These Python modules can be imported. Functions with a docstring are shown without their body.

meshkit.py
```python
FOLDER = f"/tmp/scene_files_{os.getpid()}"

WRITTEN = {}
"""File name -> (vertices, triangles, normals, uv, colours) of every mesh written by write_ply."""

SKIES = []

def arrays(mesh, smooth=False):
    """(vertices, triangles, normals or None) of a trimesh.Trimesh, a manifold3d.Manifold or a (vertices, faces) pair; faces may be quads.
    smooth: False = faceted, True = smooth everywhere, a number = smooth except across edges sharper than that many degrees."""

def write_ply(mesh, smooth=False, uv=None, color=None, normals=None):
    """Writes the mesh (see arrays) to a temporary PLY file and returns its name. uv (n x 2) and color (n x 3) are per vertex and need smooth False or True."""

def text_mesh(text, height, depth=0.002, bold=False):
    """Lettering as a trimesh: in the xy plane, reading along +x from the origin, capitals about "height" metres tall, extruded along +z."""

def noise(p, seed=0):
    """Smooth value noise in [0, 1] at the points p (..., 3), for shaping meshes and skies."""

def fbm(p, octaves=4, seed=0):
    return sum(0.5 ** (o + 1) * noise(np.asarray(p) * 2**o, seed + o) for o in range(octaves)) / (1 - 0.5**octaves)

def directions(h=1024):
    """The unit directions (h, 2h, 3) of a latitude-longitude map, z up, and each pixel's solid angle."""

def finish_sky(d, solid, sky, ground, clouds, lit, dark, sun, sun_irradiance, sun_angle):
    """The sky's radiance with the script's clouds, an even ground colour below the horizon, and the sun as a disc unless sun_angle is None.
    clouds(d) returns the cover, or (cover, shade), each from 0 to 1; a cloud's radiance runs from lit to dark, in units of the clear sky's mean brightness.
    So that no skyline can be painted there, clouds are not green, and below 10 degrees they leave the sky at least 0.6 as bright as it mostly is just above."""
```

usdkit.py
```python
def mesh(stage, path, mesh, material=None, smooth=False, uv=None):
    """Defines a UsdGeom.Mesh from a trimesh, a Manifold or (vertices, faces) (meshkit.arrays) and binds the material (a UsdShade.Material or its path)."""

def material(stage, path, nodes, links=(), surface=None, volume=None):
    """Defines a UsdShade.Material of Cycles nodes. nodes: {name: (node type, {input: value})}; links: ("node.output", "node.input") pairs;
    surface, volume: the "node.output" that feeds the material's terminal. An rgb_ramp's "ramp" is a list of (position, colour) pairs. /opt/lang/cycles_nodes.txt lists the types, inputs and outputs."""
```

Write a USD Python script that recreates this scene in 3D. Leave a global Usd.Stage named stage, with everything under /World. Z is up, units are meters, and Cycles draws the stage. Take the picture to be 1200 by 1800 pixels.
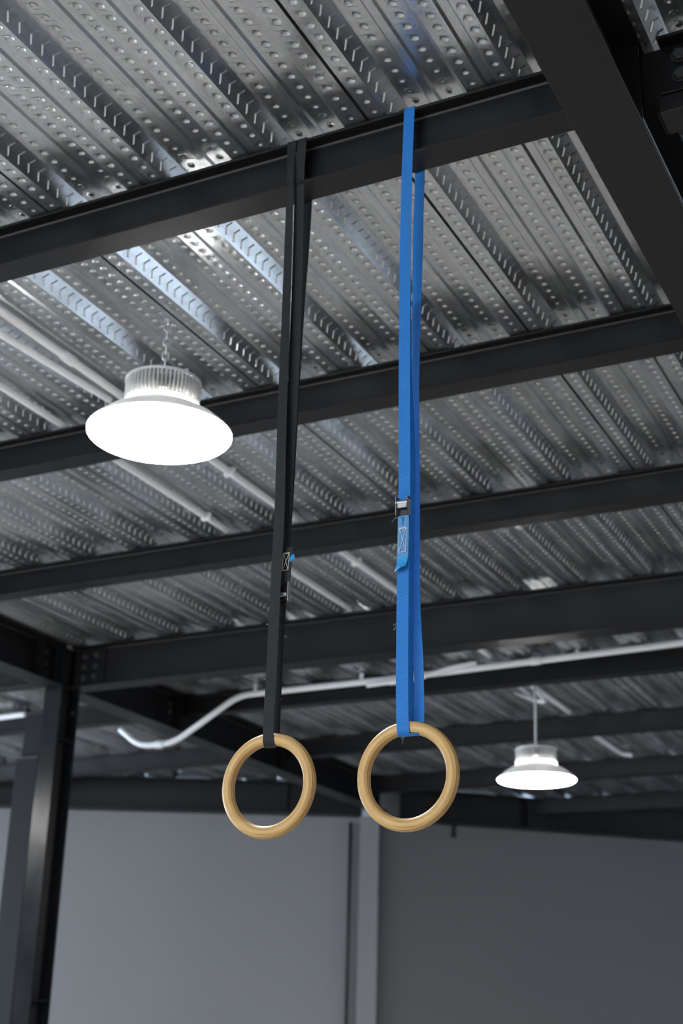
import math, random
import numpy as np, trimesh, manifold3d, usdkit, meshkit
from scipy.interpolate import CubicSpline
from pxr import Usd, UsdGeom, UsdLux, UsdShade, Gf, Sdf, Vt

stage = Usd.Stage.CreateInMemory()
UsdGeom.SetStageUpAxis(stage, UsdGeom.Tokens.z)
UsdGeom.SetStageMetersPerUnit(stage, 1.0)
world = UsdGeom.Xform.Define(stage, '/World')
stage.SetDefaultPrim(world.GetPrim())
ZC = 1.5                       # eye height; heights written as ZC + h
X, Y = np.array([1., 0, 0]), np.array([0, 1., 0])

# ------------------------------------------------------------------ camera
cam = UsdGeom.Camera.Define(stage, '/World/camera')
R = [0.89441507, 0.4465144, 0.02542785]
U = [0.14237012, -0.33815805, 0.93025796]
F = [-0.42397221, 0.82841657, 0.36602397]
cam.AddTransformOp().Set(Gf.Matrix4d(*R, 0, *U, 0, *[-a for a in F], 0, 0, 0, ZC, 1))
cam.CreateHorizontalApertureAttr(24.0)
cam.CreateVerticalApertureAttr(36.0)
cam.CreateFocalLengthAttr(2491.25 * 24 / 1200)
cam.CreateFStopAttr(4.0)
cam.CreateFocusDistanceAttr(3.05)
cam.CreateExposureAttr(1.15)

# ------------------------------------------------------------------ daylight
dome = UsdLux.DomeLight.Define(stage, '/World/sky_light')
dome.CreateColorAttr(Gf.Vec3f(0.62, 0.78, 1.0))
dome.CreateIntensityAttr(0.5)


def window_light(name, c, w, h, rot, power, col):
    l = UsdLux.RectLight.Define(stage, '/World/' + name)
    l.CreateWidthAttr(w); l.CreateHeightAttr(h)
    l.CreateIntensityAttr(power); l.CreateColorAttr(Gf.Vec3f(*col))
    l.AddTranslateOp().Set(Gf.Vec3d(*c)); l.AddRotateXYZOp().Set(Gf.Vec3f(*rot))
    return l


# a rect light shines along its own -z: rot turns that to face into the hall
window_light('daylight_side', (-12.9, 4.3, 1.9), 4.2, 2.6, (90, 0, -90), 10.0, (0.74, 0.87, 1.0))
window_light('daylight_rear', (-4.0, -7.9, 1.7), 9.0, 2.8, (90, 0, 0), 3.0, (0.90, 0.95, 1.0))
window_light('daylight_door', (4.45, 10.6, 1.75), 2.6, 2.3, (90, 0, 90), 0.8, (0.86, 0.94, 1.0))
LAMP = 40.0                    # radiance of a lamp's opal lens

# ------------------------------------------------------------------ materials
LK = '/World/Looks/'


def mat(name, nodes, links=(), surface='p.BSDF'):
    return usdkit.material(stage, LK + name, nodes, links, surface=surface)


def plain(name, col, rough=0.5, metal=0.0, **kw):
    return mat(name, {'p': ('principled_bsdf', {'base_color': col, 'roughness': rough, 'metallic': metal, **kw})})


def noisy(name, c1, c2, scale, r1, r2, metal=0.0, bump=0.0, detail=4, bscale=None, vec_scale=None, **kw):
    n = {'g': ('geometry', {}), 'n': ('noise_texture', {'scale': scale, 'detail': detail}),
         'c': ('mix_color', {'a': c1, 'b': c2}), 'r': ('mix_float', {'a': r1, 'b': r2}),
         'p': ('principled_bsdf', {'metallic': metal, **kw})}
    l = [('n.fac', 'c.fac'), ('n.fac', 'r.fac'), ('c.result', 'p.base_color'), ('r.result', 'p.roughness')]
    if vec_scale:
        n['m'] = ('mapping', {'scale': vec_scale}); l += [('g.position', 'm.vector'), ('m.vector', 'n.vector')]
    else:
        l += [('g.position', 'n.vector')]
    if bump:
        n['bn'] = ('noise_texture', {'scale': bscale or scale * 3, 'detail': 3})
        n['b'] = ('bump', {'strength': 0.6, 'distance': bump})
        l += [('g.position', 'bn.vector'), ('bn.fac', 'b.height'), ('b.normal', 'p.normal')]
    return mat(name, n, l)


def galvanised():
    n = {'g': ('geometry', {}),
         'big': ('noise_texture', {'scale': 2.2, 'detail': 5, 'roughness': 0.6}),
         'm': ('mapping', {'scale': (9, 0.9, 9)}), 'streak': ('noise_texture', {'scale': 2.0, 'detail': 4}),
         'v': ('voronoi_texture', {'scale': 110}),
         's1': ('mix_float', {'fac': 0.5}),
         'c': ('rgb_ramp', {'ramp': [(0.25, (0.40, 0.41, 0.42)), (0.5, (0.56, 0.58, 0.60)), (0.75, (0.66, 0.68, 0.70))]}),
         'r': ('map_range', {'from_min': 0.3, 'from_max': 0.7, 'to_min': 0.19, 'to_max': 0.33}),
         'mx': ('mix_color', {'blend_type': 'multiply', 'fac': 0.10}),
         # pale zinc bloom in scattered blotches
         'bl': ('noise_texture', {'scale': 6.5, 'detail': 6, 'roughness': 0.65}),
         'blr': ('map_range', {'from_min': 0.63, 'from_max': 0.72, 'to_min': 0.0, 'to_max': 0.4, 'clamp': True}),
         'mt': ('math', {'math_type': 'subtract', 'value1': 0.90}),
         'cc': ('mix_color', {'b': (0.62, 0.64, 0.65)}),
         'bn': ('noise_texture', {'scale': 7, 'detail': 2}), 'b': ('bump', {'strength': 0.5, 'distance': 0.004}),
         'p': ('principled_bsdf', {})}
    l = [('g.position', 'big.vector'), ('g.position', 'm.vector'), ('m.vector', 'streak.vector'), ('g.position', 'v.vector'),
         ('g.position', 'bl.vector'), ('g.position', 'bn.vector'),
         ('big.fac', 's1.a'), ('streak.fac', 's1.b'), ('s1.result', 'c.fac'), ('s1.result', 'r.value'),
         ('c.color', 'mx.a'), ('v.color', 'mx.b'), ('mx.result', 'cc.a'), ('bl.fac', 'blr.value'), ('blr.result', 'cc.fac'),
         ('blr.result', 'mt.value2'), ('mt.value', 'p.metallic'), ('cc.result', 'p.base_color'), ('r.result', 'p.roughness'),
         ('bn.fac', 'b.height'), ('b.normal', 'p.normal')]
    return mat('galvanised_steel', n, l)


def plywood():
    # plies are flat layers across the ring's thickness (its local y); grain noise stretched round them
    n = {'t': ('texture_coordinate', {}), 'x': ('separate_xyz', {}),
         'm': ('mapping', {'scale': (8, 260, 8)}), 'n': ('noise_texture', {'scale': 1.0, 'detail': 4, 'roughness': 0.6}),
         'w': ('math', {'math_type': 'multiply_add', 'value2': 1560.0}),
         'nd': ('noise_texture', {'scale': 14, 'detail': 2}), 'ns': ('math', {'math_type': 'multiply', 'value2': 2.2}),
         'sn': ('math', {'math_type': 'sine'}),
         'k': ('map_range', {'from_min': 0.1, 'from_max': 0.75, 'to_min': 0.0, 'to_max': 1.0, 'clamp': True}),
         'c1': ('rgb_ramp', {'ramp': [(0.3, (0.36, 0.200, 0.062)), (0.5, (0.49, 0.300, 0.105)), (0.7, (0.57, 0.37, 0.145))]}),
         'c2': ('mix_color', {'b': (0.16, 0.07, 0.02)}),
         'kf': ('math', {'math_type': 'multiply'}), 'ay': ('math', {'math_type': 'absolute'}), 'core': ('map_range', {'from_min': 0.0082, 'from_max': 0.0096, 'to_min': 0.85, 'to_max': 0.12, 'clamp': True}),
         'b': ('bump', {'strength': 0.4, 'distance': 0.0006, 'invert': True}),
         'p': ('principled_bsdf', {'roughness': 0.46, 'coat_weight': 0.10, 'coat_roughness': 0.3, 'specular_ior_level': 0.4})}
    l = [('t.object', 'x.vector'), ('t.object', 'm.vector'), ('m.vector', 'n.vector'), ('t.object', 'nd.vector'), ('nd.fac', 'ns.value1'),
         ('x.y', 'w.value1'), ('ns.value', 'w.value3'), ('w.value', 'sn.value1'), ('sn.value', 'k.value'), ('n.fac', 'c1.fac'),
         ('c1.color', 'c2.a'), ('k.result', 'kf.value1'), ('x.y', 'ay.value1'), ('ay.value', 'core.value'), ('core.result', 'kf.value2'), ('kf.value', 'c2.fac'), ('c2.result', 'p.base_color'), ('kf.value', 'b.height'), ('b.normal', 'p.normal')]
    return mat('birch_plywood', n, l)


def webbing(name, c1, c2, rough=0.5, spec=0.5):
    n = {'g': ('geometry', {}), 'n': ('noise_texture', {'scale': 30, 'detail': 4}),
         'w': ('wave_texture', {'bands_direction': 'z', 'scale': 95, 'distortion': 0.4, 'detail': 1}),
         'c': ('mix_color', {'a': c1, 'b': c2}), 'b': ('bump', {'strength': 0.5, 'distance': 0.0007}),
         'p': ('principled_bsdf', {'roughness': rough, 'specular_ior_level': spec, 'sheen_weight': 0.04, 'sheen_roughness': 0.4})}
    l = [('g.position', 'n.vector'), ('g.position', 'w.vector'), ('n.fac', 'c.fac'), ('c.result', 'p.base_color'), ('w.fac', 'b.height'), ('b.normal', 'p.normal')]
    return mat(name, n, l)


def glow(name, col, strength):
    return mat(name, {'e': ('emission', {'color': col, 'strength': strength})}, surface='e.emission')


M = {
    'galv': galvanised(), 'ply': plywood(),
    'black': noisy('black_steel_paint', (0.005, 0.005, 0.006), (0.010, 0.0097, 0.010), 3.0, 0.34, 0.50, bump=0.0012, bscale=60, specular_ior_level=0.27),
    'scuffed': noisy('scuffed_black_paint', (0.005, 0.006, 0.008), (0.012, 0.013, 0.016), 7.0, 0.18, 0.30, bump=0.0006, bscale=25, vec_scale=(2, 2, 0.6), specular_ior_level=0.35),
    'casing': noisy('scuffed_blue_black_casing', (0.004, 0.005, 0.0075), (0.009, 0.011, 0.015), 5.0, 0.55, 0.7, vec_scale=(2, 2, 0.6), specular_ior_level=0.2),
    'bead': noisy('weld_bead_paint', (0.02, 0.02, 0.02), (0.045, 0.044, 0.043), 20, 0.28, 0.4),
    'bolt': noisy('bolt_head_paint', (0.02, 0.021, 0.022), (0.05, 0.05, 0.05), 20, 0.25, 0.4),
    'white_pipe': noisy('white_conduit_plastic', (0.82, 0.82, 0.84), (0.87, 0.87, 0.88), 6, 0.30, 0.42),
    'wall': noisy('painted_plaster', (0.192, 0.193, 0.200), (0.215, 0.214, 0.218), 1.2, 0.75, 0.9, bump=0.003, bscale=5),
    'wall_shaded': noisy('shaded_painted_plaster', (0.125, 0.126, 0.132), (0.145, 0.144, 0.147), 1.2, 0.75, 0.9, bump=0.003, bscale=5),  # same plaster, with the right run's dimmer light put into the colour
    'floor': noisy('rubber_gym_floor', (0.56, 0.52, 0.475), (0.62, 0.58, 0.53), 1.5, 0.5, 0.7),
    'slab': noisy('concrete_slab', (0.30, 0.30, 0.29), (0.38, 0.37, 0.36), 3, 0.85, 0.95),
    'blue': webbing('blue_webbing', (0.008, 0.135, 0.43), (0.014, 0.170, 0.50), 0.55, 0.30),
    'blue_faded': webbing('faded_blue_webbing', (0.045, 0.20, 0.44), (0.065, 0.24, 0.48), 0.5),
    'cyan': webbing('bright_blue_webbing', (0.012, 0.24, 0.54), (0.025, 0.29, 0.60), 0.5),
    'blackweb': webbing('black_webbing', (0.006, 0.0065, 0.0075), (0.013, 0.0135, 0.015), 0.55, 0.28),
    'blackweb2': webbing('worn_black_webbing', (0.009, 0.0095, 0.0105), (0.018, 0.0185, 0.020), 0.55, 0.3),
    'thread': plain('cream_thread', (0.62, 0.60, 0.54), 0.7),
    'ink': plain('faded_pen_ink', (0.02, 0.05, 0.10), 0.7),
    'zinc': noisy('zinc_plated_steel', (0.26, 0.26, 0.255), (0.38, 0.38, 0.37), 200, 0.35, 0.5, metal=0.9),
    'buckle_dark': plain('dark_buckle_steel', (0.03, 0.03, 0.035), 0.4, 0.6),
    'alu': plain('cast_aluminium', (0.70, 0.70, 0.69), 0.42, 0.35),
    'shade': mat('opal_lamp_shade', {'d': ('principled_bsdf', {'base_color': (0.75, 0.75, 0.74), 'roughness': 0.45}), 't': ('translucent_bsdf', {'color': (0.8, 0.8, 0.79)}), 'm': ('mix_closure', {'fac': 0.08})},
                 [('d.BSDF', 'm.closure1'), ('t.BSDF', 'm.closure2')], surface='m.closure'),
    'lens': glow('lit_opal_lens', (1.0, 0.985, 0.95), LAMP),
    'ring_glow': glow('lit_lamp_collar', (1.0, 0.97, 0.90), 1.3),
    'chain': plain('galvanised_chain', (0.70, 0.71, 0.72), 0.35, 0.7),
}

# ------------------------------------------------------------------ helpers
used = {}


def numbered(path):
    n = used.get(path, 0); used[path] = n + 1
    return path if n == 0 else f'{path}_{n:03d}'


def tag(p, label=None, cat=None, group=None, kind=None):
    for k, v in (('label', label), ('category', cat), ('group', group), ('kind', kind)):
        if v: p.SetCustomDataByKey(k, v)
    return p


BASE = {}


def thing(name, label, cat, base=(0, 0, 0), group=None, kind=None):
    path = numbered('/World/' + name)
    x = UsdGeom.Xform.Define(stage, path); x.AddTranslateOp().Set(Gf.Vec3d(*map(float, base)))
    BASE[path] = np.array(base, float)
    return tag(x.GetPrim(), label, cat, group, kind)


def tm(m):
    if hasattr(m, 'to_mesh'):
        q = m.to_mesh(); return trimesh.Trimesh(q.vert_properties[:, :3], q.tri_verts, process=False)
    if isinstance(m, (list,)):
        return trimesh.util.concatenate([tm(a) for a in m])
    return m


def part(parent, name, mesh, m, smooth=30, label=None, kind=None):
    pp = str(parent.GetPath()); top = '/'.join(pp.split('/')[:3])
    mesh = tm(mesh).copy(); mesh.vertices = mesh.vertices - BASE[top]
    g = usdkit.mesh(stage, numbered(pp + '/' + name), mesh, M[m], smooth=smooth)
    return tag(g.GetPrim(), label, kind=kind)


def box(x0, x1, y0, y1, z0, z1, c=0.0):
    lo, hi = np.array([x0, y0, z0], float), np.array([x1, y1, z1], float)
    if c <= 0:
        b = trimesh.creation.box(hi - lo); b.apply_translation((lo + hi) / 2); return b
    pts = []
    for s in np.ndindex(2, 2, 2):
        corner = np.where(s, hi, lo); d = np.where(s, -c, c)
        for k in range(3):
            q = corner + d; q[k] = corner[k]; pts.append(q)
    return trimesh.convex.convex_hull(np.array(pts))


def frame_along(path):
    path = np.asarray(path, float)
    t = np.gradient(path, axis=0); t /= np.linalg.norm(t, axis=1)[:, None]
    return path, t


def tube(path, r, n=10, caps=True, closed=False):
    path = np.asarray(path, float); k = len(path)
    if closed:
        t = np.roll(path, -1, 0) - np.roll(path, 1, 0)
    else:
        t = np.gradient(path, axis=0)
    t /= np.linalg.norm(t, axis=1)[:, None]
    up = np.array([0, 0, 1.]) if abs(t[0, 2]) < 0.8 else np.array([1., 0, 0])
    a = np.cross(t[0], up); a /= np.linalg.norm(a); A = []
    for i in range(k):
        a = a - t[i] * (a @ t[i]); a /= np.linalg.norm(a); A.append(a)
    A = np.array(A); B = np.cross(t, A)
    th = np.linspace(0, 2 * np.pi, n, endpoint=False)
    rr = np.broadcast_to(np.asarray(r, float), (k,))
    v = path[:, None] + rr[:, None, None] * (np.cos(th)[None, :, None] * A[:, None] + np.sin(th)[None, :, None] * B[:, None])
    v = v.reshape(-1, 3); f = []
    for i in range(k if closed else k - 1):
        j = (i + 1) % k
        for s in range(n):
            q = (s + 1) % n
            f += [[i * n + s, i * n + q, j * n + q], [i * n + s, j * n + q, j * n + s]]
    if caps and not closed:
        v = np.vstack([v, path[0], path[-1]]); c0, c1 = len(v) - 2, len(v) - 1
        for s in range(n):
            q = (s + 1) % n
            f += [[c0, q, s], [c1, (k - 1) * n + s, (k - 1) * n + q]]
    m = trimesh.Trimesh(v, f, process=False); m.fix_normals(); return m


def rounded(points, rad=0.08, n=6):
    """A polyline with its corners turned into arcs."""
    P = [np.array(p, float) for p in points]; out = [P[0]]
    for a, b, c in zip(P, P[1:], P[2:]):
        d1, d2 = a - b, c - b
        l = min(rad, np.linalg.norm(d1) * .45, np.linalg.norm(d2) * .45)
        s, e = b + d1 / np.linalg.norm(d1) * l, b + d2 / np.linalg.norm(d2) * l
        for u in np.linspace(0, 1, n):
            out.append((1 - u) ** 2 * s + 2 * u * (1 - u) * b + u * u * e)
    out.append(P[-1]); return np.array(out)


def lathe(profile, centre, n=64):
    """profile: (radius, height) pairs, revolved about the vertical through centre."""
    p = np.asarray(profile, float); th = np.linspace(0, 2 * np.pi, n, endpoint=False)
    v = np.stack([p[:, 0, None] * np.cos(th), p[:, 0, None] * np.sin(th), np.repeat(p[:, 1, None], n, 1)], -1).reshape(-1, 3) + np.asarray(centre)
    f = []
    for i in range(len(p) - 1):
        for s in range(n):
            q = (s + 1) % n
            f += [[i * n + s, i * n + q, (i + 1) * n + q], [i * n + s, (i + 1) * n + q, (i + 1) * n + s]]
    m = trimesh.Trimesh(v, f, process=True); m.update_faces(m.nondegenerate_faces()); return m


def cyl(p, q, r, n=12):
    return tube([p, (np.array(p) + np.array(q)) / 2, q], r, n)


def hexbolt(c, axis, r=0.015, h=0.012):
    c, axis = np.array(c, float), np.array(axis, float)
    head = tube([c, c + axis * h * .8, c + axis * h], [r, r, r * .85], 6)
    washer = tube([c - axis * .001, c + axis * .0015, c + axis * .003], r * 1.25, 16)
    return trimesh.util.concatenate([washer, head])


ZD = ZC + 2.27                 # underside of the steel deck = top of every beam
# ------------------------------------------------------------------ room shell
def line_wall(name, a, b, z0, z1, th=0.2, m_='wall'):
    a, b = np.array(a, float), np.array(b, float); d = (b - a) / np.linalg.norm(b - a); n = np.array([-d[1], d[0]])
    q = [a, b, b + n * th, a + n * th]
    m = trimesh.convex.convex_hull(np.array([[*p, z] for p in q for z in (z0, z1)]))
    t = usdkit.mesh(stage, '/World/' + name, m, M[m_])
    return tag(t.GetPrim(), kind='structure')


WL0, WL1 = (-13.0, 7.08), (-5.335, 10.97)         # far wall, left run
WR0, WR1 = (-5.25, 11.15), (4.6, 19.93)           # far wall, right run
ZW = ZC + 2.0
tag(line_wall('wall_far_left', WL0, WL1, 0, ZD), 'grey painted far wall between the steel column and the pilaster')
tag(line_wall('wall_far_right', WR0, WR1, 0, ZD, m_='wall_shaded'), 'grey painted far wall below the smaller lamp, right of the pilaster')
tag(usdkit.mesh(stage, '/World/floor', box(-13.2, 4.7, -8.2, 20.2, -0.15, 0), M['floor']).GetPrim(), 'pale grey floor of the gym hall, below the picture', kind='structure')


def holed(b, holes):
    m = manifold3d.Manifold.cube([b[1] - b[0], b[3] - b[2], b[5] - b[4]]).translate([b[0], b[2], b[4]])
    for h in holes:
        m -= manifold3d.Manifold.cube([h[1] - h[0], h[3] - h[2], h[5] - h[4]]).translate([h[0], h[2], h[4]])
    return m


for nm, b, hs in (('wall_left', (-13.2, -13.0, -8.0, 7.1, 0, ZD), [(-14, -12, 2.2, 6.4, 0.6, 3.2)]),
                  ('wall_rear', (-13.2, 4.7, -8.2, -8.0, 0, ZD), [(-8.5, 0.5, -9, -7, 0.3, 3.1)]),
                  ('wall_right', (4.5, 4.7, -8.0, 20.0, 0, ZD), [(4, 5, 9.3, 11.9, 0.6, 2.9)])):
    tag(usdkit.mesh(stage, '/World/' + nm, holed(b, hs), M['wall']).GetPrim(), {'wall_left': 'long side wall with daylight window, outside the picture', 'wall_rear': 'rear wall with wide daylight opening behind the viewer', 'wall_right': 'side wall with daylight opening beyond the right bay, outside the picture'}[nm], kind='structure')

# pilaster where the two runs of far wall meet
pil = thing('trim_1', 'pale boxed pilaster on the far wall behind the right ring', None, (-5.35, 11.0, 0), kind='structure')
d_ = np.array([0.8915, 0.453])                    # along the left run
n_ = np.array([0.453, -0.8915])                   # towards the room


def obox(c, a, b, z0, z1):
    """upright box on centre c, half sizes a along d_, b along n_"""
    c = np.array(c, float)
    return trimesh.convex.convex_hull(np.array([[*(c + s * a * d_ + t * b * n_), z] for s in (-1, 1) for t in (-1, 1) for z in (z0, z1)]))


part(pil, 'pilaster', obox((-5.295, 11.02), 0.078, 0.13, 0, ZW - 0.002), 'wall')
part(pil, 'shadow_gap_strip', obox((-5.40, 10.88), 0.014, 0.03, 0, ZW - 0.05), 'scuffed')  # dark strip standing in for the shadow gap beside the pilaster

# steel deck: roll-formed sheets, each three ribs wide, pressed with dimples and chevrons
RW, P3 = 0.339, 1.017
X0 = -1.340
prof = [(-0.066, 0), (0.055, 0), (0.088, 0.051), (0.240, 0.051)]


def eye_px(p):
    q = np.asarray(p, float) - [0, 0, ZC]
    d = q @ np.array(F); return 600 + 2491.25 * (q @ np.array(R)) / d, 900 - 2491.25 * (q @ np.array(U)) / d, d


def sheet_profile():
    pts = [(0.005, 0.022), (0.005, 0)]
    for k in range(3):
        o = k * RW
        pts += [(o + 0.055, 0), (o + 0.088, 0.051)]
        pts += [(o + 0.147, 0.051), (o + 0.1535, 0.0445), (o + 0.1745, 0.0445), (o + 0.181, 0.051)]     # stiffening groove in the raised flange
        pts += [(o + 0.240, 0.051), (o + 0.273, 0)]
        if k < 2:
            pts += [(o + RW - 0.017, 0), (o + RW - 0.0105, 0.0065), (o + RW + 0.0105, 0.0065), (o + RW + 0.017, 0)]  # groove in the low flange
    pts += [(P3 - 0.004, 0), (P3 - 0.004, 0.022)]
    return np.array(pts)


SP = sheet_profile()
def dent_cell(xa, xb, ya, yb, z, r, h, seg):
    """one cell of a flange strip with a dimple pressed up into it"""
    c = np.array([(xa + xb) / 2, (ya + yb) / 2])
    v = [[xa, ya, z], [xb, ya, z], [xb, yb, z], [xa, yb, z]]
    th = -3 * np.pi / 4 + np.arange(seg) * 2 * np.pi / seg
    for q, d in ((1.0, 0.0), (0.80, 0.30), (0.45, 0.90)):
        v += [[c[0] + r * q * math.cos(t), c[1] + r * q * 1.05 * math.sin(t), z + h * d] for t in th]
    v.append([c[0], c[1], z + h]); e = 4 + 3 * seg; f = []
    for k in range(4):
        i0, i1 = round(k * seg / 4), round((k + 1) * seg / 4)
        for i in range(i0, i1):
            f.append([k, 4 + i % seg, 4 + (i + 1) % seg])
        f.append([k, 4 + i1 % seg, (k + 1) % 4])
    for i in range(2):
        for s in range(seg):
            q = (s + 1) % seg; A, B = 4 + i * seg, 4 + (i + 1) * seg
            f += [[A + s, B + s, B + q], [A + s, B + q, A + q]]
    for s in range(seg):
        f.append([4 + 2 * seg + s, e, 4 + 2 * seg + (s + 1) % seg])
    return np.array(v), np.array(f)


TV = np.array([0.033, 0, 0.051]) / math.hypot(0.033, 0.051)
NV = np.array([0.051, 0, -0.033]) / math.hypot(0.033, 0.051)      # out of the web, towards the room


def stroke(o, a, b, w=0.0044, h=0.0036):
    """a pressed bar on the web from a to b in (y, slope) coordinates"""
    a, b = np.array(a), np.array(b); d = (b - a) / np.linalg.norm(b - a); s = np.array([-d[1], d[0]])
    P = lambda q, z: o + Y * q[0] + TV * q[1] + NV * z
    base = [P(a - d * w + s * w, -.0003), P(a - d * w - s * w, -.0003), P(b + d * w - s * w, -.0003), P(b + d * w + s * w, -.0003)]
    top = [P(a + s * w * .35, h), P(a - s * w * .35, h), P(b - s * w * .35, h), P(b + s * w * .35, h)]
    f = [[4, 5, 6], [4, 6, 7]]
    for i in range(4):
        j = (i + 1) % 4
        f += [[i, j, 4 + j], [i, 4 + j, 4 + i]]
    return np.array(base + top), np.array(f)


ceil = thing('ceiling', 'ribbed galvanised steel deck ceiling spanning all the black beams', None, (0, 0, 0), kind='structure')
for k in range(-11, 6):
    xg = X0 + P3 * k
    y0 = -8.0
    xm = xg + P3 / 2
    y1 = min(7.08 + (xm + 13) * .5075 if xm < -5.3 else 11.15 + (xm + 5.25) * .8913, 19.9) - 0.02
    V, Fc, off = [], [], 0

    def put(v, f):
        global off
        V.append(np.asarray(v, float)); Fc.append(np.asarray(f) + off); off += len(v)

    def seen(x, y, z):
        u, w, dd = eye_px((x, y, z)); return dd > 0.3 and -450 < u < 1750 and -350 < w < 1750

    PITCH = 0.0435
    for s in range(len(SP) - 1):
        (pa, za), (pb, zb_) = SP[s], SP[s + 1]
        spans = [(y0, y1)]
        if abs(za - zb_) < 1e-6 and (pb - pa) > 0.03:
            ph = 0.011 * (s % 4)
            yy = np.arange(1.6 + ph, min(y1 - .1, 11.5), PITCH)
            yy = [y for y in yy if seen(xg + (pa + pb) / 2, y, ZD + za)]
            if yy:
                ya_, yb_ = yy[0], yy[-1] + PITCH
                spans = [(y0, ya_), (yb_, y1)]
                for y in np.arange(ya_, yb_ - PITCH / 2, PITCH):
                    put(*dent_cell(xg + pa, xg + pb, y, y + PITCH, ZD + za, 0.0120, 0.0044, 12 if y < 4.2 else 8))
        for sa, sb in spans:
            put([[xg + pa, sa, ZD + za], [xg + pb, sa, ZD + zb_], [xg + pb, sb, ZD + zb_], [xg + pa, sb, ZD + za]], [[0, 1, 2], [0, 2, 3]])
    for q in range(3):
        o = xg + q * RW
        # chevrons on the rib side that faces +x (and on its mirror, seen from elsewhere)
        for y in np.arange(1.61 + 0.013 * q, min(y1 - .1, 11.5), 0.0435):
            if not seen(o + .07, y, ZD + .025): continue
            oo = np.array([o + 0.0715, y, ZD + 0.0255])
            for e in ((0.0128, -0.0165), (0.010, 0.0165)):
                a, b = stroke(oo, (0, 0), e)
                V.append(a); Fc.append(b + off); off += len(a)
    dm = trimesh.Trimesh(np.vstack(V), np.vstack(Fc), process=False); dm.merge_vertices(digits_vertex=6)
    part(ceil, 'deck_sheet', dm, 'galv', smooth=32)
part(ceil, 'concrete_slab', box(-13.2, 4.7, -8.2, 20.2, ZD + 0.056, ZD + 0.16), 'slab')

# ------------------------------------------------------------------ steel frame
def beam_parts(t, axis, a0, a1, c, h, w, tf=0.008, tw=0.006, ztop=ZD, webext=(0, 0), bead=True):
    """An I section along axis 'x' or 'y' from a0 to a1, centred on c across it."""
    def B(s0, s1, c0, c1, z0, z1, ch=0.0):
        return box(s0, s1, c0, c1, z0, z1, ch) if axis == 'x' else box(c0, c1, s0, s1, z0, z1, ch)
    zt, zb = ztop - 0.0050, ztop - h
    part(t, 'top_flange', B(a0, a1, c - w / 2, c + w / 2, zt - tf, zt, 0.0012), 'black', smooth=False)
    part(t, 'web', B(a0 - webext[0], a1 + webext[1], c - tw / 2, c + tw / 2, zb + tf, zt - tf), 'black', smooth=False)
    part(t, 'bottom_flange', B(a0, a1, c - w / 2, c + w / 2, zb, zb + tf, 0.0016), 'black', smooth=False)
    if bead:
        for s in (-1, 1):
            for z, dz in ((zt - tf, -1), (zb + tf, 1)):
                r = 0.0042
                q = [(c + s * tw / 2, z), (c + s * (tw / 2 + r), z), (c + s * tw / 2, z + dz * r)]
                pts = [([e, p[0], p[1]] if axis == 'x' else [p[0], e, p[1]]) for e in (a0, a1) for p in q]
                part(t, 'weld_bead', trimesh.convex.convex_hull(np.array(pts)), 'bead', smooth=False)


GL, GR = -5.117, -0.702          # girder centre lines
GW = 0.15


def cross_beam(y, h, w, label, x0=GL + GW / 2 + .004, x1=GR - GW / 2 - .004, ext=(0.068, 0.068), cat='beam', group=None):
    t = thing('steel_beam', label, cat, ((x0 + x1) / 2, y, ZD - h), group)
    beam_parts(t, 'x', x0, x1, y, h, w, webext=ext)
    return t


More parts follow.
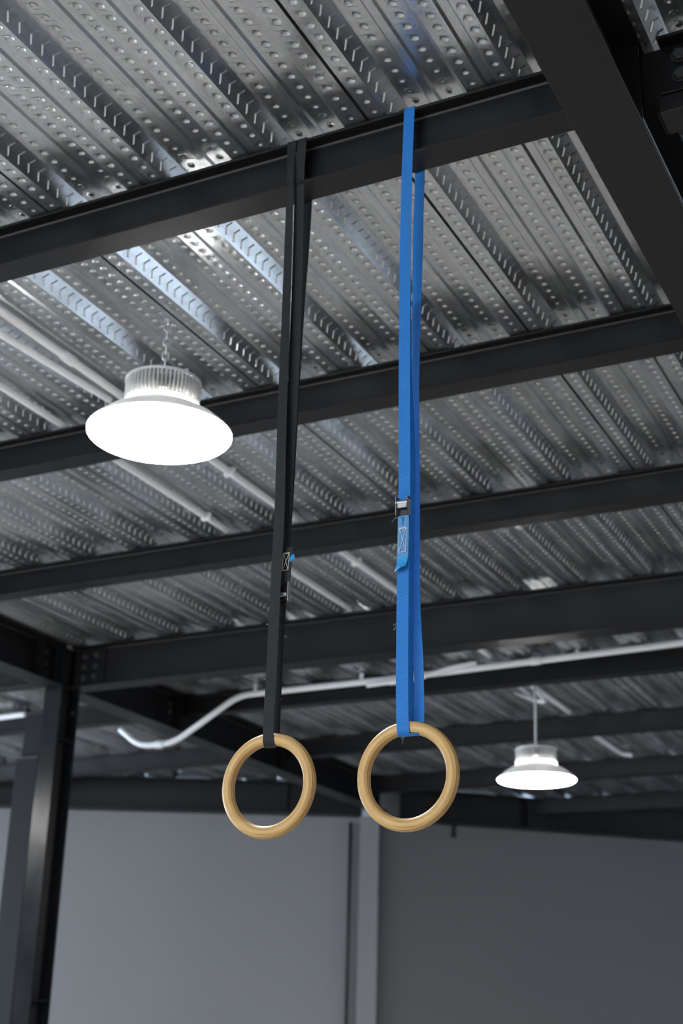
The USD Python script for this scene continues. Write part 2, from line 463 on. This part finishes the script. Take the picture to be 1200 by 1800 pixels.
B1 = 2.7415
cross_beam(B1, 0.140, 0.083, 'black I-beam that both ring straps are looped over')
cross_beam(3.966, 0.140, 0.083, 'black I-beam seen directly behind the large lit lamp')
cross_beam(5.215, 0.138, 0.083, 'black I-beam just behind the buckle of the blue strap')
b4 = cross_beam(6.512, 0.250, 0.125, 'deep black I-beam bolted to the steel column at its end', x0=-5.055, ext=(0, 0.068))
cross_beam(7.722, 0.140, 0.083, 'black I-beam just behind the long white conduit')
cross_beam(9.14, 0.140, 0.083, 'black I-beam behind the cord of the smaller lamp')
cross_beam(10.60, 0.140, 0.083, 'black I-beam level with the lens of the smaller lamp')
cross_beam(12.02, 0.140, 0.083, 'farthest black I-beam, below the small lamp and nearest the far wall', x0=-4.15, ext=(0, 0.068))
# bays beyond the girders
cross_beam(6.512, 0.200, 0.10, 'black I-beam running off behind the left edge of the column', x0=-11.0, x1=GL - GW / 2 - .004, ext=(0, 0.0))
cross_beam(7.722, 0.140, 0.083, 'black I-beam in the left bay behind the bend of the white conduit', x0=-11.0, x1=GL - GW / 2 - .004, ext=(0, 0.068))
cross_beam(9.14, 0.140, 0.083, 'black I-beam in the left bay closest to the far wall', x0=-8.7, x1=GL - GW / 2 - .004, ext=(0, 0.068))
br = cross_beam(B1, 0.170, 0.09, 'short black I-beam with three bolt heads beyond the right girder', x0=-0.590, x1=4.0, ext=(0, 0))
for z in (2.222, 2.167, 2.112):
    part(br, 'bolt', hexbolt((-0.545, B1 - .009, ZC + z), (0, -1, 0), 0.0165, 0.014), 'bolt')
part(br, 'fin_plate', box(-0.698, -0.50, B1 - .009, B1 - .0032, ZC + 2.11, ZC + 2.255), 'black', smooth=False)
tb = thing('steel_tube', 'black square tube under the short bolted beam, right edge of picture', 'tube', (1, B1, ZC + 2.05))
part(tb, 'tube', box(-0.596, 2.5, 2.70, 2.79, ZC + 2.052, ZC + 2.0985, 0.003), 'black', smooth=False)
part(tb, 'end_cap', box(-0.600, -0.5965, 2.702, 2.788, ZC + 2.054, ZC + 2.0965, 0.001), 'black', smooth=False)

g = thing('steel_girder', 'wide black steel girder crossing the top right corner', 'girder', (GR, 5.5, ZC + 2.02))
beam_parts(g, 'y', -3.9, 11.1, GR, 0.25, GW, 0.010, 0.008)
for y in (B1, 3.966, 5.215):
    part(g, 'stiffener_plate', box(GR + .006, GR + .07, y - .05, y - .043, ZC + 2.032, ZD - .012), 'black', smooth=False)
g = thing('steel_girder', 'black steel girder running from the left edge to the column', 'girder', (GL, 3, ZC + 2.02))
beam_parts(g, 'y', -3.9, 6.395, GL, 0.25, GW, 0.010, 0.008)
part(g, 'stiffener_plate', box(GL + .006, GL + .07, 6.20, 6.21, ZC + 2.032, ZD - .012), 'black', smooth=False)
for z in (2.205, 2.14, 2.075):
    part(g, 'bolt', hexbolt((GL + .0065, 6.30, ZC + z), (1, 0, 0), 0.015, 0.014), 'bolt')
g = thing('steel_girder', 'black steel girder running from behind the column to the pilaster', 'girder', (GL, 8.8, ZC + 2.02))
beam_parts(g, 'y', 6.59, 10.85, GL, 0.25, GW, 0.010, 0.008)
part(g, 'stiffener_plate', box(GL + .006, GL + .07, 7.66, 7.67, ZC + 2.032, ZD - .012), 'black', smooth=False)
part(g, 'stiffener_plate', box(GL + .006, GL + .07, 9.08, 9.09, ZC + 2.032, ZD - .012), 'black', smooth=False)
for z in (2.20, 2.15):
    part(g, 'bolt', hexbolt((GL + .0065, 7.60, ZC + z), (1, 0, 0), 0.015, 0.014), 'bolt')

# bolted end of the deep beam
part(b4, 'splice_plate', box(-5.054, -4.84, 6.500, 6.5085, ZC + 2.045, ZC + 2.245), 'black', smooth=False)
for x in (-4.985, -4.905):
    for z in (2.215, 2.15, 2.085):
        part(b4, 'bolt', hexbolt((x, 6.4995, ZC + z), (0, -1, 0), 0.016, 0.014), 'bolt')

# column: two flanges and a web, stiffeners inside
col = thing('steel_column', 'black H-section steel column at the left, floor to ceiling', 'column', (GL, 6.487, 0))
cx0, cx1, cy0, cy1 = GL - .060, GL + .060, 6.400, 6.575
part(col, 'flange', box(cx0, cx1, cy0, cy0 + .011, 0, ZD - .001, 0.0015), 'scuffed', smooth=False)
part(col, 'flange', box(cx0, cx1, cy1 - .011, cy1, 0, ZD - .001, 0.0015), 'scuffed', smooth=False)
part(col, 'web', box(GL - .004, GL + .004, cy0 + .011, cy1 - .011, 0, ZD - .001), 'black', smooth=False)
for z in (0.30, 2.02, 1.72):
    part(col, 'stiffener', box(GL + .004, cx1 - .003, cy0 + .012, cy1 - .012, ZC + z, ZC + z + .012), 'scuffed', smooth=False)
part(col, 'bolt', hexbolt((cx1 - .03, cy1 - .0115, ZC + 1.90), (0, -1, 0), 0.012, 0.012), 'bolt')
post = thing('column_cladding', 'scuffed blue-black boxed casing standing against the column', 'casing', (-5.26, 6.46, 0))
part(post, 'casing', box(-5.338, -5.182, 6.405, 6.56, 0, ZC + 1.62, 0.003), 'casing', smooth=False)
part(post, 'upper_casing', box(-5.318, -5.182, 6.425, 6.56, ZC + 1.622, ZC + 1.885, 0.003), 'casing', smooth=False)
part(post, 'rim', box(-5.341, -5.1815, 6.400, 6.562, ZC + 1.612, ZC + 1.6255, 0.002), 'bead', smooth=False)
part(post, 'rim', box(-5.321, -5.1815, 6.421, 6.562, ZC + 1.880, ZC + 1.891, 0.002), 'bead', smooth=False)

# perimeter beams over the far wall
def wall_beam(label, a, b, zb):
    a, b = np.array(a, float), np.array(b, float); d = (b - a) / np.linalg.norm(b - a); n = np.array([d[1], -d[0]])
    t = thing('wall_beam', label, 'beam', (*(a + b) / 2, zb))
    def slab(o0, o1, z0, z1):
        q = [a + n * o0, b + n * o0, b + n * o1, a + n * o1]
        return trimesh.convex.convex_hull(np.array([[*p, z] for p in q for z in (z0, z1)]))
    part(t, 'bottom_flange', slab(0.004, 0.16, zb, zb + .01), 'black', smooth=False)
    part(t, 'top_flange', slab(0.004, 0.16, ZD - .011, ZD - .001), 'black', smooth=False)
    part(t, 'web', slab(0.075, 0.085, zb + .01, ZD - .011), 'black', smooth=False)
    L = np.linalg.norm(b - a)
    for s in np.arange(1.15, L - .3, 1.9):
        c = a + d * s; q = [c + n * .086, c + d * .01 + n * .086, c + d * .01 + n * .155, c + n * .155]
        part(t, 'stiffener', trimesh.convex.convex_hull(np.array([[*p, z] for p in q for z in (zb + .01, ZD - .011)])), 'black', smooth=False)


u_ = np.array(WL1) - np.array(WL0); u_ /= np.linalg.norm(u_)
wall_beam('dark steel beam along the top of the far wall, left of the pilaster', np.array(WL1) - u_ * 5.6, np.array(WL1) - u_ * .02, ZW)
v_ = np.array(WR1) - np.array(WR0); v_ /= np.linalg.norm(v_)
wall_beam('dark steel beam along the top of the far wall, right of the pilaster', np.array(WR0) + v_ * .15, np.array(WR0) + v_ * 6.2, ZW)
hk = thing('wall_bracket', 'small dark bracket on the wall below the beam, right of the pilaster', 'bracket', (-4.80, 11.53, ZW))
cpt = np.array(WR0) + v_ * .66 + np.array([v_[1], -v_[0]]) * .02
part(hk, 'bracket', [box(cpt[0] - .012, cpt[0] + .012, cpt[1] - .012, cpt[1] + .012, ZW - .085, ZW - .001, .003), box(cpt[0] - .02, cpt[0] + .02, cpt[1] - .014, cpt[1] + .014, ZW - .1, ZW - .08, .003)], 'black')

# ------------------------------------------------------------------ white conduits
def conduit(label, pts, r, rad=0.06, couplers=(), clips=()):
    t = thing('conduit', label, 'conduit', pts[0])
    path = rounded(pts, rad)
    part(t, 'pipe', tube(path, r, 14), 'white_pipe', smooth=40)
    for c, d in couplers:
        c, d = np.array(c, float), np.array(d, float) / np.linalg.norm(d)
        part(t, 'coupler', tube([c - d * .03, c - d * .027, c + d * .027, c + d * .03], [r * 1.2, r * 1.28, r * 1.28, r * 1.2], 14), 'white_pipe', smooth=40)
    for c in clips:
        c = np.array(c, float)
        part(t, 'clip', box(c[0] - r * 1.6, c[0] + r * 1.6, c[1] - .010, c[1] + .010, c[2] - r * 1.25, c[2] + r * 1.3, .004), 'white_pipe', smooth=False)
    return t


zr = ZD + 0.020                  # in the hollow of a rib, over the beams
conduit('white conduit along the ceiling passing right behind the large lamp', [(-2.879, 1.9, zr), (-2.879, 7.60, zr)], 0.0155,
        couplers=[((-2.879, 3.50, zr), (0, 1, 0))], clips=[(-2.879, 4.60, zr), (-2.879, 5.8, zr)])
conduit('second white conduit joining the lamp conduit from the left edge', [(-2.945, 1.9, zr - .034), (-2.938, 3.2, zr - .034), (-2.914, 3.80, zr - .020)], 0.0125)
conduit('thin white conduit nearest the left edge, left of the large lamp', [(-3.238, 2.3, zr), (-3.238, 6.46, zr)], 0.0145, clips=[(-3.238, 5.0, zr)])
yD = 7.6
cD = conduit('long white conduit that dips in a bend under the left girder', [(-0.80, yD, ZC + 2.262), (-1.742, yD, ZC + 2.250), (-3.51, yD, ZC + 2.213), (-4.589, yD, ZC + 2.226 - .02),
             (-5.06, yD, ZC + 1.934), (-5.325, yD, ZC + 1.934), (-5.50, yD + .02, ZC + 2.06)], 0.019, 0.09,
             couplers=[((-5.17, yD, ZC + 1.934), (1, 0, 0)), ((-3.35, yD, ZC + 2.215), (1, 0, 0.02)), ((-2.6, yD, ZC + 2.233), (1, 0, 0.02))])
for x in (-4.47, -3.72, -2.35, -1.3):
    part(cD, 'hanger', [box(x - .012, x + .012, yD - .004, yD + .004, ZC + 2.225, ZD - .002)], 'white_pipe', smooth=False)
conduit('white branch conduit crossing the long one behind the blue strap', [(-3.66, yD - .045, ZC + 2.175), (-3.32, yD - .045, ZC + 2.185), (-3.12, yD - .04, ZC + 2.232), (-2.95, yD - .045, ZC + 2.245)], 0.013, 0.05,
        couplers=[((-3.48, yD - .045, ZC + 2.18), (1, 0, .03))])
conduit('short white conduit at the left edge beside the column casing', [(-8.2, yD, ZC + 2.205), (-6.45, yD, ZC + 2.222), (-6.30, yD, ZC + 2.226)], 0.019)
conduit('thin white conduit on the ceiling above the smaller lamp', [(-2.879, 7.84, zr), (-2.879, 9.09, zr)], 0.0155)
conduit('short white conduit on the ceiling right of the smaller lamp', [(-2.93, 9.8, zr), (-2.93, 10.50, zr), (-2.86, 10.54, zr - .01)], 0.0155)
conduit('white drop conduit bent down to the cord of the smaller lamp', [(-3.02, 8.42, zr - .01), (-2.97, 8.62, zr - .02), (-2.89, 8.62, zr - .04), (-2.80, 8.10, ZC + 2.235), (-2.752, 7.985, ZC + 2.205)], 0.012, 0.03)

# ------------------------------------------------------------------ lamps
def lamp(label, c, ztop, links):
    """c: centre of the lens plane; hangs by a chain or cord from ztop."""
    c = np.array(c, float)
    t = thing('high_bay_lamp', label, 'lamp', c)
    part(t, 'lens', lathe([(0, -.014), (.08, -.013), (.15, -.009), (.205, -.003), (.226, .001), (.230, .005), (.227, .009), (.0, .009)], c), 'lens', smooth=50)
    part(t, 'shade', lathe([(.225, .0095), (.231, .0085), (.2315, .0125), (.222, .022), (.195, .046), (.165, .066), (.140, .079), (.1235, .088), (.119, .088), (.137, .075), (.162, .061), (.192, .041), (.219, .018), (.225, .0095)], c), 'shade', smooth=50)
    part(t, 'collar', lathe([(.0, .086), (.110, .086), (.110, .104), (.0735, .104), (.0735, .140), (0, .140)], c), 'ring_glow', smooth=30)
    fins = []
    N = 56
    for k in range(N):
        a = 2 * math.pi * k / N
        f = box(.074, .1215, -.0016, .0016, .1045, .186, .0006)
        f.apply_transform(trimesh.transformations.rotation_matrix(a, [0, 0, 1])); f.apply_translation(c); fins.append(f)
    hs = part(t, 'heat_sink', lathe([(0, .141), (.071, .141), (.071, .188), (.060, .194), (.0, .196)], c), 'alu')
    for f in fins:
        part(hs, 'fin', f, 'alu', smooth=False)
    part(hs, 'rim', lathe([(.115, .182), (.1235, .182), (.1235, .190), (.115, .190), (.115, .182)], c), 'alu')
    part(hs, 'rim', lathe([(.119, .104), (.1225, .104), (.1225, .108), (.119, .108), (.119, .104)], c), 'alu')
    ang = math.radians(-50); dx = np.array([math.cos(ang), math.sin(ang), 0])
    th = np.linspace(0, math.pi, 14)
    part(t, 'hook', tube([c + dx * .022 * math.cos(q) + np.array([0, 0, .194 + .030 * math.sin(q)]) for q in th], .0032, 8), 'chain', smooth=40)
    z = c[2] + .194 + .026
    if links:
        L, r = .037, .0026; step = L - 2 * r * 1.6; n = int((ztop - z) / step) + 1; step = (ztop - z) / n
        ch = None
        for k in range(n):
            zc = z + step * (k + .5); q = dx if k % 2 else np.array([-dx[1], dx[0], 0])
            s = np.linspace(0, 2 * math.pi, 18, endpoint=False)
            ring = [c * [1, 1, 0] + [0, 0, zc] + q * .0105 * math.cos(a) + np.array([0, 0, 1]) * (step / 2 + .003) * np.sign(math.sin(a)) * abs(math.sin(a)) ** .7 for a in s]
            part(t, 'chain_link', tube(ring, r, 7, closed=True), 'chain', smooth=50)
    else:
        part(t, 'cord', tube([[c[0], c[1], z - .004], [c[0] + .003, c[1], (z + ztop) / 2], [c[0], c[1], ztop]], .0075, 10), 'chain', smooth=50)
    return t


lamp('large lit high-bay lamp on a chain, nearest the viewer', (-2.397, 3.397, ZC + 1.861), ZD + .05, True)
lamp('smaller lit high-bay lamp on a cord near the far wall', (-2.741, 7.977, ZC + 1.612), ZD - .002, False)
for at, lb in (((-6.95, 4.25, ZC + 1.70), 'lit high-bay lamp in the bay left of the picture'), ((-2.4, -1.1, ZC + 1.861), 'added unseen high-bay lamp behind the viewer'),
               ((1.6, 1.2, ZC + 1.78), 'added unseen high-bay lamp in the bay right of the viewer'), ((-6.95, -0.9, ZC + 1.78), 'added unseen high-bay lamp behind the viewer, left bay')):  # lamps behind and right of the viewer are added to brighten the floor
    o = UsdGeom.Xform.Define(stage, numbered('/World/high_bay_lamp')).GetPrim()
    o.GetReferences().AddInternalReference(Sdf.Path('/World/high_bay_lamp')); o.SetInstanceable(True)
    UsdGeom.Xformable(o).GetOrderedXformOps()[0].Set(Gf.Vec3d(*at))
    tag(o, lb, 'lamp')

# ------------------------------------------------------------------ gymnastic rings
RT, RM = 0.0142, 0.1033


def ring(label, x):
    c = np.array([x, 2.74, ZC + .5825])
    s = np.linspace(0, 2 * math.pi, 120, endpoint=False)
    m = tube([c + [RM * math.cos(a), 0, RM * math.sin(a)] for a in s], RT, 28, closed=True)
    path = numbered('/World/gymnastic_ring')
    q = m.copy(); q.vertices = q.vertices - c
    gm = usdkit.mesh(stage, path, q, M['ply'], smooth=True)
    gm.AddTranslateOp().Set(Gf.Vec3d(*map(float, c)))
    tag(gm.GetPrim(), label, 'gymnastic ring', 'pair of wooden gymnastic rings')


ring('plywood gymnastic ring hanging from the blue strap', -1.2275)
ring('plywood gymnastic ring hanging from the black strap', -1.5655)

# ------------------------------------------------------------------ straps
def ribbon(pts, width, th=0.0016, yaw=0.0, step=0.012, taper=None):
    """webbing along pts; yaw (degrees, one or one per point) turns its width about its length"""
    P = np.array([[a, b, ZC + c] for a, b, c in pts], float)
    s = np.r_[0, np.cumsum(np.linalg.norm(np.diff(P, axis=0), axis=1))]
    yw = np.radians(np.interp(s, s, np.broadcast_to(yaw, (len(P),)).astype(float)))
    from scipy.interpolate import PchipInterpolator
    n = max(8, int(s[-1] / step)); u = np.unique(np.r_[np.linspace(0, s[-1], n), s])
    C = PchipInterpolator(s, P)(u); yy = PchipInterpolator(s, yw)(u)
    T = np.gradient(C, u, axis=0); T /= np.linalg.norm(T, axis=1)[:, None]
    W = X - T * (T @ X)[:, None]; W /= np.linalg.norm(W, axis=1)[:, None]
    N = np.cross(T, W)
    Wd = W * np.cos(yy)[:, None] + N * np.sin(yy)[:, None]; Nd = np.cross(T, Wd)
    h = width / 2
    sec = [(-h, -.3 * th), (-h * .97, -.5 * th), (h * .97, -.5 * th), (h, -.3 * th), (h, .3 * th), (h * .97, .5 * th), (-h * .97, .5 * th), (-h, .3 * th)]
    k = len(sec)
    v = np.array([C[i] + Wd[i] * a + Nd[i] * b for i in range(len(u)) for a, b in sec]); f = []
    for i in range(len(u) - 1):
        for q in range(k):
            r = (q + 1) % k
            f += [[i * k + q, i * k + r, (i + 1) * k + r], [i * k + q, (i + 1) * k + r, (i + 1) * k + q]]
    for q in range(1, k - 1):
        f += [[0, q + 1, q], [(len(u) - 1) * k, (len(u) - 1) * k + q, (len(u) - 1) * k + q + 1]]
    m = trimesh.Trimesh(v, f, process=False); m.fix_normals(); return m


def wrap(x, sgn_from='front', zc=.6850, r=0.0168, a0=200, a1=340, n=9, x1=None):
    """points under a ring's tube from the front (low y) to the back"""
    out = []
    for k, a in enumerate(np.radians(np.linspace(a0, a1, n))):
        out.append((x + ((x1 if x1 is not None else x) - x) * k / (n - 1), 2.74 + r * math.cos(a), zc + r * math.sin(a)))
    return out


def over(x0, x1):
    return [(x0, 2.6975, 2.2650), (x0 * .8 + x1 * .2, 2.7040, 2.2676), (x0 * .5 + x1 * .5, 2.7415, 2.2680), (x0 * .2 + x1 * .8, 2.7790, 2.2676), (x1, 2.7860, 2.2640)]


bF = [(-1.2226, 2.698, 2.1502), (-1.2294, 2.705, 1.9352), (-1.2322, 2.71, 1.7627), (-1.2329, 2.713, 1.5493), (-1.2322, 2.715, 1.3878), (-1.2311, 2.716, 1.2593), (-1.2313, 2.717, 1.1899), (-1.2325, 2.718, 1.1216), (-1.2338, 2.719, 0.9877), (-1.2344, 2.72, 0.9093), (-1.2342, 2.721, 0.7814), (-1.2335, 2.722, 0.719)]
bM = [(-1.2365, 2.7562, 0.719), (-1.2375, 2.755, 0.79), (-1.2380, 2.754, 0.8541), (-1.2386, 2.752, 0.9984), (-1.2360, 2.75, 1.1194), (-1.2346, 2.75, 1.2732), (-1.237, 2.749, 1.389), (-1.2409, 2.746, 1.4932), (-1.2440, 2.742, 1.62), (-1.243, 2.738, 1.74)]
bR = [(-1.2295, 2.788, 2.1199), (-1.2313, 2.785, 1.9832), (-1.2309, 2.782, 1.8823), (-1.2318, 2.778, 1.7041), (-1.2319, 2.775, 1.5786), (-1.2314, 2.772, 1.4863), (-1.2275, 2.768, 1.279), (-1.2245, 2.765, 1.0003), (-1.2207, 2.7645, 0.9199), (-1.2155, 2.764, 0.8542), (-1.2126, 2.763, 0.7894), (-1.2111, 2.761, 0.7259)]
t = thing('hanging_strap', 'blue webbing strap with cam buckle hanging from the nearest beam', 'strap', (-1.228, 2.74, ZC + .67), 'straps holding the rings')
WB = 0.0288
lp1 = [(-1.2155, 2.6945, 2.2600)]
part(t, 'front_webbing', ribbon(list(reversed(over(-1.2175, -1.2295)))[-1:] * 0 + over(-1.2175, -1.2295)[::-1][0:0] + [(-1.2185, 2.6965, 2.2580)] + bF + wrap(-1.2325, x1=-1.236) + bM,
     WB, yaw=[0] + [0] * len(bF) + [0] * 9 + [8, 10, 12, 14, 20, 24, 18, 8, 0, 0]), 'blue', smooth=40)
part(t, 'rear_webbing', ribbon([(-1.2185, 2.6963, 2.2570)] + over(-1.2185, -1.2292) + bR + wrap(-1.2108, a0=-14, a1=-125, n=7, x1=-1.2125),
     WB, yaw=[0] * 6 + [8, 6, 8, 20, 24, 24, 18, 16, 18, 20, 20, 16] + [14, 8, 4, 0, 0, 0, 0]), 'blue', smooth=40)
# cam buckle
zb = ZC + 1.187
bk = part(t, 'cam_buckle', [box(-1.2455, -1.2435, 2.700, 2.7165, zb - .024, zb + .022, .0006), box(-1.2170, -1.2150, 2.700, 2.7165, zb - .024, zb + .022, .0006),
     box(-1.2435, -1.2170, 2.7125, 2.7145, zb - .020, zb + .016, .0005)], 'buckle_dark', smooth=False, label='dark steel buckle frame')
part(bk, 'cam_lever', [cyl((-1.2432, 2.7065, zb + .008), (-1.2173, 2.7065, zb + .008), .0062, 16), box(-1.2425, -1.218, 2.7015, 2.7065, zb - .006, zb + .012, .0015)], 'zinc', label='worn grey cam lever')
part(bk, 'pin', cyl((-1.2475, 2.7065, zb + .010), (-1.2130, 2.7065, zb + .010), .0026, 10), 'zinc')
for x in (-1.2445, -1.2160):
    part(bk, 'side_plate', box(x - .0011, x + .0011, 2.7005, 2.7168, zb - .024, zb + .017, .0008), 'zinc', smooth=False)
# faded sewn tab below the buckle with its stitched box, and the loose curled end
part(t, 'sewn_tab', ribbon([(-1.2312, 2.7125, 1.166), (-1.2318, 2.7138, 1.13), (-1.2325, 2.7145, 1.09), (-1.2330, 2.7145, 1.064)], .0272), 'blue_faded', smooth=40, label='faded blue sewn tab')
part(t, 'loose_end', ribbon([(-1.2330, 2.7142, 1.068), (-1.2334, 2.7120, 1.054), (-1.2350, 2.7060, 1.041), (-1.2390, 2.6985, 1.034)], .0262, yaw=[0, 4, 14, 30], step=.004), 'cyan', smooth=40, label='bright blue loose curled end')


def stitch(pts, r=.0006):
    return [cyl((a[0], a[1], ZC + a[2]), (b[0], b[1], ZC + b[2]), r, 6) for a, b in zip(pts, pts[1:])]


def stitched_box(x, y, z0, z1, w, lean=0.0):
    a, b, c, d = (x - w, y, z1), (x + w, y, z1), (x + w + lean, y, z0), (x - w + lean, y, z0)
    return trimesh.util.concatenate(stitch([a, b, c, d, a]) + stitch([a, c]) + stitch([b, d]) + stitch([(x - w, y, z1 - .002), (x + w, y, z1 - .002)], .0009))


part(t, 'stitching', stitched_box(-1.2320, 2.7119, 1.079, 1.137, .0085, -.001), 'thread', label='cream stitched box with cross')
part(t, 'pen_mark', trimesh.util.concatenate(stitch([(-1.2355, 2.7118, 1.161), (-1.2335, 2.7119, 1.158), (-1.2322, 2.7120, 1.150), (-1.2325, 2.7121, 1.143)], .0008) + stitch([(-1.2295, 2.7118, 1.162), (-1.2308, 2.7119, 1.155), (-1.2322, 2.7120, 1.149)], .0008)), 'ink', label='faint dark pen mark')


def fuzz(parent, name, pts, m):
    part(parent, name, trimesh.util.concatenate([tube([(a, b, ZC + c) for a, b, c in q], .0002, 5) for q in pts]), m, label='loose frayed threads', kind='stuff')


rs = np.random.default_rng(7)
fz = []
for x, y, z in ((-1.2490, 2.719, .985), (-1.2500, 2.72, .915), (-1.2497, 2.72, .905), (-1.2480, 2.718, 1.165), (-1.2330, 2.733, .665), (-1.2480, 2.717, 1.10)):
    for k in range(2):
        d = rs.normal(0, .004, 3) + [-.005, 0, -.004]
        fz.append([(x, y, z), (x + d[0] * .5, y + d[1] * .5, z + d[2] * .3 + .002), (x + d[0], y + d[1], z + d[2])])
fuzz(t, 'frayed_thread', fz, 'thread')

kF = [(-1.5565, 2.697, 2.1741), (-1.5563, 2.7, 2.0592), (-1.5564, 2.703, 1.9487), (-1.5565, 2.707, 1.7577), (-1.5574, 2.71, 1.6001), (-1.5556, 2.713, 1.3714), (-1.5538, 2.715, 1.1959), (-1.5564, 2.717, 1.0831), (-1.5583, 2.719, 0.9456), (-1.5603, 2.721, 0.812), (-1.5624, 2.7225, 0.7208)]
kR = [(-1.5653, 2.7562, 0.7208), (-1.5642, 2.754, 0.8204), (-1.5609, 2.75, 0.9547), (-1.5553, 2.746, 1.0924), (-1.5521, 2.742, 1.2052), (-1.5472, 2.737, 1.3796), (-1.5415, 2.732, 1.529), (-1.5383, 2.727, 1.6833), (-1.5361, 2.722, 1.8097), (-1.5346, 2.716, 1.9505), (-1.5334, 2.71, 2.059), (-1.5312, 2.702, 2.1697), (-1.5262, 2.6965, 2.2480)]
k3 = [(-1.5535, 2.788, 2.1109), (-1.5555, 2.786, 1.996), (-1.559, 2.782, 1.847), (-1.5604, 2.776, 1.68), (-1.56, 2.77, 1.5184), (-1.5602, 2.766, 1.3184), (-1.5627, 2.764, 1.1565), (-1.5647, 2.762, 1.0562)]
t = thing('hanging_strap', 'doubled black webbing strap hanging from the nearest beam', 'strap', (-1.565, 2.74, ZC + .67), 'straps holding the rings')
WK = 0.0272
part(t, 'front_webbing', ribbon(k3[::-1] + over(-1.5560, -1.5540)[::-1] + kF + wrap(-1.5624, x1=-1.5655) + kR + over(-1.5262, -1.5262)[:-1] + [(-1.5262, 2.7862, 2.268), (-1.527, 2.7868, 2.20)],
     WK, yaw=[0, 0, 8, 14, 10, 6, 4, 0] + [0] * 5 + [20, 20, 16, 12, 8, 4, 0, 0, 0, 0, 0] + [0] * 9 + [0, 0, 4, 8, 8, 10, 14, 14, 12, 8, 4, 0, 0] + [0] * 6), 'blackweb', smooth=40)
zk = ZC + 1.03
bk = part(t, 'cam_buckle', [box(-1.5590, -1.5570, 2.7300, 2.7445, zk - .022, zk + .022, .0006), box(-1.5345, -1.5325, 2.7300, 2.7445, zk - .022, zk + .022, .0006),
     box(-1.5570, -1.5345, 2.7395, 2.7415, zk - .018, zk + .020, .0005)], 'buckle_dark', smooth=False, label='dark buckle frame on black strap')
part(bk, 'cam_lever', [cyl((-1.5568, 2.7345, zk - .006), (-1.5347, 2.7345, zk - .006), .0058, 16)], 'zinc', label='bright zinc cam lever')
part(bk, 'side_plate', box(-1.5322, -1.5306, 2.7290, 2.7450, zk - .024, zk + .024, .0005), 'zinc', smooth=False)
part(t, 'sewn_tab', ribbon([(-1.5440, 2.7385, 1.052), (-1.5420, 2.7365, 1.09), (-1.5400, 2.7350, 1.14)], .0258, yaw=10), 'blackweb2', smooth=40)
part(t, 'stitching', stitched_box(-1.5405, 2.7325, 1.083, 1.126, .0080, -.002), 'thread', label='cream stitched box with cross')
part(t, 'loose_end', ribbon([(-1.5300, 2.7372, 1.120), (-1.5275, 2.7360, 1.112), (-1.5245, 2.7340, 1.106)], .016, yaw=8, step=.004), 'cyan', label='bright blue tab end')
fz = []
for x, y, z in ((-1.5715, 2.717, 1.19), (-1.5735, 2.719, .95), (-1.5760, 2.721, .82), (-1.5770, 2.722, .78), (-1.5500, 2.755, .78), (-1.545, 2.75, .93)):
    for k in range(2):
        d = rs.normal(0, .0035, 3)
        fz.append([(x, y, z), (x + d[0] * .5, y + d[1] * .5, z + d[2] * .3 + .001), (x + d[0], y + d[1], z + d[2])])
fuzz(t, 'frayed_thread', fz, 'thread')
